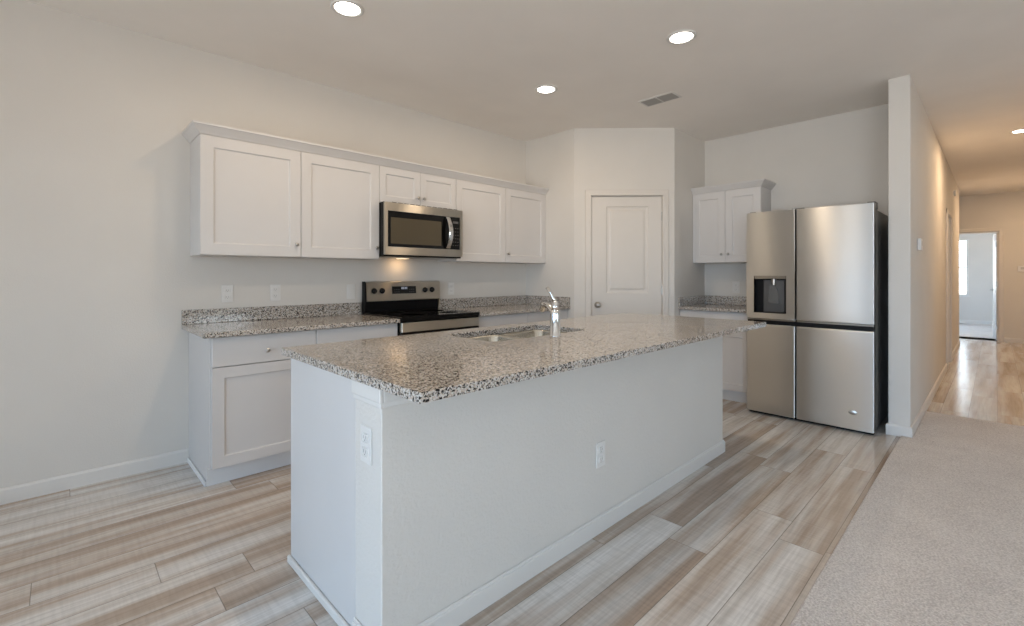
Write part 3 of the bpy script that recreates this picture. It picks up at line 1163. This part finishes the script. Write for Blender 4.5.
MB().tube([(0, 0.0, 0.176), (-0.003, 0.008, 0.196), (-0.008, 0.024, 0.226), (-0.014, 0.044, 0.253)], [0.0115, 0.0095, 0.0085, 0.0095], 12).obj('lever', 'chrome', fc)


# ------------------------------------------------------------------ range
RX0, RX1 = 1.830, 2.583
rg = thing('electric_range', 'stainless steel and black electric range with glass cooktop', 'stove', ((RX0 + RX1) / 2, WY, 0))
def rp(m, name, mat, parent=None):
    bmesh.ops.translate(m.bm, verts=m.bm.verts[:], vec=-rg.location)
    return m.obj(name, mat, parent or rg)
RF = 3.058
rp(bx(RX0, RX1, RF + 0.045, WY - 0.03, 0.03, 0.885), 'body', 'black')
m = MB(); m.box(RX0 - 0.001, RX1 + 0.001, RF, WY - 0.03, 0.886, 0.918, 0.005, 2)
ck = rp(m, 'cooktop', 'blackglass')
for (x, y, r) in ((RX0 + 0.2, RF + 0.17, 0.11), (RX1 - 0.2, RF + 0.17, 0.085), (RX0 + 0.2, RF + 0.42, 0.085), (RX1 - 0.2, RF + 0.42, 0.11)):
    m = MB(); m.lathe((x, y, 0.9181), (0, 0, 1), [(0, r), (0.0004, r), (0.0004, r - 0.004), (0, r - 0.004)], 36)
    rp(m, 'burner_ring', 'burner', ck)
# front trim strip, door, handle, drawer
rp(bx(RX0 + 0.004, RX1 - 0.004, RF + 0.006, RF + 0.044, 0.803, 0.874, 0.003), 'front_panel', 'steel_lamp_tint')
rp(bx(RX0 + 0.002, RX1 - 0.002, RF + 0.012, RF + 0.044, 0.874, 0.886), 'vent_trim', 'black')
dd = rp(bx(RX0 + 0.002, RX1 - 0.002, RF + 0.006, RF + 0.044, 0.255, 0.800, 0.003), 'oven_door', 'blackglass')
m = MB(); m.tube([(RX0 + 0.05, RF - 0.035, 0.755), (RX1 - 0.05, RF - 0.035, 0.755)], 0.011)
for x in (RX0 + 0.08, RX1 - 0.08):
    m.cyl((x, RF - 0.03, 0.755), (x, RF + 0.01, 0.755), 0.008, n=12)
rp(m, 'oven_handle', 'steel', dd)
rp(bx(RX0 + 0.002, RX1 - 0.002, RF + 0.008, RF + 0.044, 0.06, 0.25, 0.003), 'storage_drawer', 'steel')
for x in (RX0 + 0.05, RX1 - 0.05):
    for y in (RF + 0.09, WY - 0.08):
        rp(MB().cyl((x, y, 0), (x, y, 0.031), 0.018, n=12), 'foot', 'black')
# back guard: black riser then steel control panel
BGY = WY - 0.030
m = MB(); m.box(RX0 + 0.002, RX1 - 0.002, BGY - 0.035, BGY, 0.9185, 1.012, 0.002)
rp(m, 'riser', 'riser')
m = MB()
m.prism([(BGY, 1.010), (BGY, 1.178), (BGY - 0.030, 1.178), (BGY - 0.052, 1.170), (BGY - 0.066, 1.016), (BGY - 0.060, 1.010)], 0, RX0 + 0.012, RX1 - 0.012)
cpn = rp(m, 'control_panel', 'steel_lamp_tint')
for a, b in ((RX0, RX0 + 0.0118), (RX1 - 0.0118, RX1)):
    m = MB()
    m.prism([(BGY, 0.919), (BGY, 1.178), (BGY - 0.031, 1.178), (BGY - 0.050, 1.165), (BGY - 0.058, 1.01), (BGY - 0.045, 0.919)], 0, a, b)
    rp(m, 'end_cap', 'black' if a < 2 else 'steel_lamp_tint')
tilt = math.atan2(0.014, 0.154)
def on_panel(z):
    return BGY - 0.066 + (z - 1.016) * 0.014 / 0.154
for x in (1.909, 1.982, 2.412, 2.488):
    z = 1.098
    m = MB()
    n_ = (0, -math.cos(tilt), math.sin(tilt))
    m.lathe((x, on_panel(z), z), n_, [(0, 0.024), (0.006, 0.024), (0.008, 0.019), (0.024, 0.017), (0.026, 0.0)], 22)
    m.box(x - 0.0045, x + 0.0045, on_panel(z) - 0.031, on_panel(z) - 0.022, z - 0.016, z + 0.018, 0.002)
    rp(m, 'knob', 'black', cpn)
m = MB()
m.prism([(on_panel(1.070) - 0.0015, 1.070), (on_panel(1.134) - 0.0015, 1.134), (on_panel(1.134) + 0.002, 1.134), (on_panel(1.070) + 0.002, 1.070)], 0, 2.078, 2.318)
ds = rp(m, 'display', 'blackglass', cpn)
# clock digits and key marks on the display
m = MB()
z0 = 1.108
for k, x in enumerate((2.170, 2.184, 2.202, 2.216)):
    m.box(x, x + 0.002, on_panel(z0) - 0.003, on_panel(z0) - 0.002, z0, z0 + 0.016)
    m.box(x + 0.007, x + 0.009, on_panel(z0) - 0.003, on_panel(z0) - 0.002, z0, z0 + 0.016)
    m.box(x, x + 0.009, on_panel(z0) - 0.003, on_panel(z0) - 0.002, z0 + 0.015, z0 + 0.017)
rp(m, 'clock_digits', 'digits', cpn)
for x in (2.098, 2.118, 2.138, 2.248, 2.268, 2.288):
    for z in (1.083, 1.104):
        rp(MB().box(x, x + 0.010, on_panel(z) - 0.003, on_panel(z) - 0.0018, z, z + 0.004), 'key', 'mark', cpn)

# ------------------------------------------------------------------ microwave
MX0, MX1, MY, MZ0, MZ1 = 1.834, 2.597, 3.312, 1.382, 1.8115
mw = thing('microwave_oven', 'stainless over-the-range microwave with black window and curved handle', 'microwave', ((MX0 + MX1) / 2, WY, MZ0))
def mp_(m, name, mat, parent=None):
    bmesh.ops.translate(m.bm, verts=m.bm.verts[:], vec=-mw.location)
    return m.obj(name, mat, parent or mw)
mp_(bx(MX0 + 0.0085, MX1, MY + 0.11, WY - 0.001, MZ0, MZ1 - 0.001), 'body', 'black')
mp_(bx(MX0, MX1, MY + 0.028, MY + 0.0755, MZ0, MZ1 - 0.001), 'door_edge', 'black')
m = MB()
gx0, gx1, gz0, gz1 = 1.857, 2.566, 1.456, 1.742
mf = MB().panel_face(MX1 - MX0, MZ1 - MZ0 - 0.018, 0.026, [(gx0 - MX0, gx1 - MX0, gz0 - MZ0 - 0.012, gz1 - MZ0 - 0.012)], [(0.0, 0.004), (0.004, 0.006)])
bmesh.ops.translate(mf.bm, verts=mf.bm.verts[:], vec=(MX0, MY + 0.026, MZ0 + 0.012))
fr = mp_(mf, 'door_frame', 'steel_lamp_tint')
mp_(bx(gx0 + 0.002, gx1 - 0.002, MY + 0.001, MY + 0.0055, gz0 + 0.002, gz1 - 0.002), 'door_glass', 'blackglass')
mp_(bx(1.882, 2.366, MY + 0.0002, MY + 0.0012, 1.482, 1.690, 0.0), 'window', 'mwglass')
m = MB()
pts = []
for k in range(13):
    a = k / 12 * 2 - 1
    pts.append((2.428, MY - 0.012 - 0.045 * (1 - a * a), 1.599 + a * 0.133))
# flat curved strap handle
def strap(m, pts, w, th):
    bm = m.bm
    rings = []
    for i, p in enumerate(pts):
        p = Vector(p)
        tdir = (Vector(pts[min(i + 1, len(pts) - 1)]) - Vector(pts[max(i - 1, 0)])).normalized()
        nn = Vector((1, 0, 0)).cross(tdir).normalized()
        rings.append([bm.verts.new(p + Vector((sx * w / 2, 0, 0)) + nn * sn * th / 2) for sx, sn in ((-1, -0.4), (-0.7, -1), (0.7, -1), (1, -0.4), (1, 0.4), (0.7, 1), (-0.7, 1), (-1, 0.4))])
    for r1, r2 in zip(rings, rings[1:]):
        for k in range(8):
            bm.faces.new((r1[k], r1[(k + 1) % 8], r2[(k + 1) % 8], r2[k]))
    bm.faces.new(rings[0]); bm.faces.new(rings[-1])
strap(m, pts, 0.042, 0.012)
m.box(2.415, 2.441, MY - 0.014, MY + 0.001, 1.468, 1.484)
m.box(2.415, 2.441, MY - 0.014, MY + 0.001, 1.714, 1.730)
mp_(m, 'handle', 'chrome')
for r in range(6):
    for c in range(3):
        x, z = 2.488 + c * 0.025, 1.49 + r * 0.030
        mp_(MB().box(x, x + 0.012, MY, MY + 0.0012, z, z + 0.006), 'key', 'mark')
mp_(bx(2.490, 2.548, MY, MY + 0.0012, 1.685, 1.705), 'display', 'mark')
m = MB()
m.box(MX0 + 0.02, MX1 - 0.02, MY + 0.002, MY + 0.026, MZ0 + 0.001, MZ0 + 0.011)
mp_(m, 'bottom_grille', 'black')
m = MB()
for k in range(12):
    m.box(MX0 + 0.06 + k * 0.055, MX0 + 0.10 + k * 0.055, MY + 0.001, MY + 0.004, MZ1 - 0.0045, MZ1 - 0.0015)
mp_(m, 'top_vent', 'black')
mp_(bx(MX0 + 0.03, MX1 - 0.03, MY + 0.04, WY - 0.03, MZ0 - 0.004, MZ0 - 0.0005), 'underside', 'steel_dark')
m = MB(); m.box(2.13, 2.22, WY - 0.13, WY - 0.07, MZ0 - 0.007, MZ0 - 0.0045)
mp_(m, 'task_lamp', 'hoodlens')
area_light('microwave_task_lamp', (2.175, WY - 0.10, MZ0 - 0.012), (0, 0.35, -1), 0.08, 0.05, 0.30, (1.0, 0.62, 0.30))

# ------------------------------------------------------------------ refrigerator
FF = 4.4545
fx = thing('refrigerator', 'stainless steel side-by-side refrigerator with water dispenser in the left door', 'refrigerator', (4.86, 1.1, 0))
def fp(m, name, mat, parent=None):
    bmesh.ops.translate(m.bm, verts=m.bm.verts[:], vec=-fx.location)
    return m.obj(name, mat, parent or fx)
FY0, FY1, FG = 0.640, 1.560, 1.169
fp(bx(FF + 0.075, BX - 0.03, FY0 + 0.006, FY1 - 0.006, 0.03, 1.745, 0.004), 'case', 'case')
def fdoor(y0, y1, z0, z1, hole=None):
    # local: width along -Y direction seen from the front; build directly in world
    w, h = y1 - y0, z1 - z0
    m = MB()
    if hole is None:
        m.box(0, w, 0, 0.062, 0, h, 0.007, 3)
    else:
        # door with a rectangular recess
        m.panel_face(w, h, 0.062, [hole], [(0.0, 0.052)], y=0.062)
        es = [e for e in m.bm.edges if all(abs(v.co.y) < 1e-6 for v in e.verts) and
              (all(v.co.x < 1e-6 for v in e.verts) or all(v.co.x > w - 1e-6 for v in e.verts) or all(v.co.z < 1e-6 for v in e.verts) or all(v.co.z > h - 1e-6 for v in e.verts))]
        bmesh.ops.bevel(m.bm, geom=es, offset=0.007, segments=3, affect='EDGES')
    # rotate: local x -> -Y, local -y(front) -> -X
    for v in m.bm.verts:
        x, y, z = v.co
        v.co = Vector((FF + y, y1 - x, z0 + z))
    return fp(m, 'door', 'steel')
zt, zb1, zb0, zl = 1.788, 0.852, 0.800, 0.024
g = 0.0055
hole = (FY1 - 1.498, FY1 - 1.240, 0.901 - zb1, 1.226 - zb1)
dl = fdoor(FG + g, FY1, zb1, zt, hole)
fdoor(FY0, FG - g, zb1, zt)
fdoor(FG + g, FY1, zl, zb0)
drl = fdoor(FY0, FG - g, zl, zb0)
m = MB(); m.box(FF + 0.02, FF + 0.072, FY0 + 0.004, FY1 - 0.004, zb0 + 0.001, zb1 - 0.001)
fp(m, 'grip_recess', 'black')
m = MB(); m.box(FF + 0.012, FF + 0.0195, FY0 + 0.003, FG - 0.006, zb1 - 0.016, zb1 - 0.0015, 0.002); m.box(FF + 0.012, FF + 0.0195, FG + 0.006, FY1 - 0.003, zb1 - 0.016, zb1 - 0.0015, 0.002)
fp(m, 'grip_trim', 'steel_dark')
fp(bx(FF + 0.045, FF + 0.072, FG - 0.005, FG + 0.005, 0.05, 1.77), 'gasket', 'black')
fp(bx(FF + 0.0625, FF + 0.0745, FY0 + 0.012, FY1 - 0.012, 0.05, 1.755), 'door_gasket', 'black')
fp(bx(FF + 0.045, FF + 0.090, FY0 + 0.01, FY1 - 0.01, 0.004, 0.022), 'base_grille', 'black')
# hinge covers on top
for y0, y1 in ((FY0 - 0.0, FY0 + 0.055), (FG - 0.05, FG + 0.05), (FY1 - 0.055, FY1 - 0.004)):
    m = MB(); m.box(FF + 0.066, FF + 0.17, y0, y1, 1.7455, 1.802, 0.006, 2)
    fp(m, 'hinge_cover', 'plastic_dark')
for x in (FF + 0.12, BX - 0.10):
    for y in (FY0 + 0.06, FY1 - 0.06):
        fp(MB().cyl((x, y, 0), (x, y, 0.032), 0.022, n=12), 'foot', 'black')
# dispenser
m = MB()
m.box(FF + 0.0515, FF + 0.0518, 1.2405, 1.4975, 0.9015, 1.2255)
m.box(FF + 0.002, FF + 0.0512, 1.2405, 1.2435, 0.9015, 1.2255)
m.box(FF + 0.002, FF + 0.0512, 1.4945, 1.4975, 0.9015, 1.2255)
m.box(FF + 0.002, FF + 0.0512, 1.2440, 1.4940, 0.9015, 0.9045)
dsp = fp(m, 'dispenser_bay', 'black', dl)
fp(bx(FF + 0.001, FF + 0.050, 1.2440, 1.4940, 1.198, 1.2250, 0.002), 'dispenser_control', 'steel_dark', dl)
fp(bx(FF + 0.036, FF + 0.051, 1.262, 1.432, 0.906, 1.190, 0.004), 'dispenser_back', 'dispenser', dl)
m = MB()
m.prism([(1.345 - 0.014, 1.145), (1.345 + 0.014, 1.145), (1.345 + 0.038, 1.06), (1.345 + 0.042, 0.985), (1.345 - 0.042, 0.985), (1.345 - 0.038, 1.06)], 0, FF + 0.022, FF + 0.030)
fp(m, 'dispenser_paddle', 'paddle', dl)
m = MB(); m.cyl((FF + 0.026, 1.345, 1.145), (FF + 0.026, 1.345, 1.197), 0.016, 0.020, 18)
fp(m, 'dispenser_nozzle', 'nickel', dl)
# small oval badge low on the right door
m = MB(); m.lathe((0, 0, 0), (-1, 0, 0), [(0, 0.022), (0.002, 0.022), (0.003, 0.019), (0.003, 0.0)], 28)
for v in m.bm.verts:
    v.co = Vector((FF + v.co.x - 0.0002, 0.775 + v.co.y * 1.3, 0.160 + v.co.z * 0.75))
fp(m, 'badge', 'nickel', drl)


# ------------------------------------------------------------------ outlets, switches, thermostat
def outlet(label, loc, rz, cat='outlet', group='white wall outlets', kind='duplex', name='wall_outlet'):
    t = thing(name, label, cat, loc, rz, group)
    bx(-0.036, 0.036, -0.006, -0.0003, -0.060, 0.060, 0.0025, 2).obj('cover_plate', 'plastic', t)
    if kind == 'duplex':
        for s in (-1, 1):
            m = MB(); m.box(-0.017, 0.017, -0.0085, -0.0062, s * 0.023 - 0.014, s * 0.023 + 0.014, 0.004, 2)
            so = m.obj('socket', 'plastic', t)
            m = MB()
            for x in (-0.0065, 0.0065):
                m.box(x - 0.001, x + 0.001, -0.0089, -0.0086, s * 0.023 - 0.003, s * 0.023 + 0.007)
            m.cyl((0, -0.0089, s * 0.023 - 0.008), (0, -0.0086, s * 0.023 - 0.008), 0.0023, n=10)
            m.obj('slots', 'slot', so)
    else:
        bx(-0.017, 0.017, -0.0095, -0.0062, -0.034, 0.034, 0.002).obj('rocker', 'plastic', t)
    return t


GO = 'outlets above the range counter'
outlet('white outlet plate above the left counter, nearest its left end', (0.847, WY, 1.102), 0, group=GO)
outlet('white outlet plate above the left counter, middle one of the three', (1.160, WY, 1.102), 0, group=GO)
outlet('white switch plate on the wall immediately left of the range', (1.745, WY, 1.095), 0, 'switch', None, 'rocker', 'wall_switch')
outlet('white outlet plate on the wall right of the range', (2.774, WY, 1.10), 0, group=GO)
outlet('white outlet plate above the small counter left of the refrigerator', (BX, 1.956, 1.10), -PI / 2, group=None)
outlet('white outlet plate high on the near end of the island', (IX0, 1.416, 0.685), -PI / 2, group=None)
outlet('white outlet plate low on the long side of the island', (1.872, PY0, 0.373), 0, group=None)
t = thing('wall_control', 'small white rectangular control box on the hall side of the wall beside the refrigerator', 'wall control', (5.12, HY0, 1.485), 0)
bx(-0.060, 0.060, -0.026, -0.0003, -0.048, 0.048, 0.006, 2).obj('housing', 'plastic', t)
bx(-0.030, 0.030, -0.0275, -0.0265, -0.010, 0.028).obj('screen', 'mark_light', t)
t = thing('thermostat', 'small white thermostat on the far hall wall right of the bedroom doorway', 'thermostat', (HE, -0.355, 1.345), -PI / 2)
bx(-0.075, 0.075, -0.022, -0.0003, -0.055, 0.055, 0.008, 2).obj('housing', 'plastic', t)
bx(-0.035, 0.035, -0.0235, -0.0225, -0.012, 0.030, 0.0).obj('screen', 'mark_light', t)
t = thing('door_chime', 'small white detector high on the hall wall', 'detector', (9.9, HY0, 2.49), 0)
bx(-0.05, 0.05, -0.03, -0.0003, -0.04, 0.04, 0.008, 2).obj('housing', 'plastic', t)


# ------------------------------------------------------------------ ceiling fixtures
def downlight(label, x, y, first=[None]):
    if first[0] is not None:
        return dup(first[0], (x, y, CEIL), 0, label)
    t = thing('recessed_light', label, 'ceiling light', (x, y, CEIL), 0, 'round recessed ceiling lights')
    MB().lathe((0, 0, 0), (0, 0, -1), [(0.0, 0.092), (0.003, 0.092), (0.008, 0.084), (0.007, 0.072), (0.0, 0.0685)], 40).obj('trim_ring', 'trim', t)
    m = MB().lathe((0, 0, 0), (0, 0, -1), [(0.0005, 0.068), (0.004, 0.068), (0.005, 0.060), (0.005, 0.0)], 40)
    m.obj('lens', 'lens', t)
    first[0] = t
    return t


labs = ['lit round recessed ceiling light nearest the left wall, at the top of the photo',
        'lit round recessed ceiling light nearest the refrigerator, right of the vent',
        'smallest-looking lit recessed ceiling light, in front of the pantry corner',
        'lit round recessed ceiling light above the near end of the island',
        'lit round recessed ceiling light over the hall, at the right edge of the photo',
        'lit round recessed ceiling light at the far end of the hall']
for (x, y), l in zip(DOWN, labs):
    downlight(l, x, y)

# ceiling register
VX0, VX1, VY0, VY1 = 3.635, 3.805, 1.850, 2.175
t = thing('ceiling_vent', 'white rectangular air vent with louvers on the kitchen ceiling', 'vent', ((VX0 + VX1) / 2, (VY0 + VY1) / 2, CEIL))
def vp(m, name, mat):
    bmesh.ops.translate(m.bm, verts=m.bm.verts[:], vec=-t.location)
    return m.obj(name, mat, t)
m = MB()
e = 0.018
m.box(VX0, VX0 + e, VY0, VY1, CEIL - 0.007, CEIL - 0.0002, 0.002)
m.box(VX1 - e, VX1, VY0, VY1, CEIL - 0.007, CEIL - 0.0002, 0.002)
m.box(VX0 + e, VX1 - e, VY0, VY0 + e, CEIL - 0.007, CEIL - 0.0002, 0.002)
m.box(VX0 + e, VX1 - e, VY1 - e, VY1, CEIL - 0.007, CEIL - 0.0002, 0.002)
yc = (VY0 + VY1) / 2
m.box(VX0 + e, VX1 - e, yc - 0.006, yc + 0.006, CEIL - 0.007, CEIL - 0.0002)
vp(m, 'frame', 'trim')
vp(bx(VX0 + 0.012, VX1 - 0.012, VY0 + 0.012, VY1 - 0.012, CEIL - 0.0015, CEIL - 0.0004), 'duct_shade_sheet', 'vent_shade')  # flat dark sheet in place of the shaded duct interior
m = MB()
for k in range(7):
    x = VX0 + e + 0.008 + k * 0.019
    m.prism([(x, CEIL - 0.002), (x + 0.010, CEIL - 0.009), (x + 0.0115, CEIL - 0.008), (x + 0.0015, CEIL - 0.002)], 1, VY0 + e, VY1 - e)
vp(m, 'louvers', 'louver')
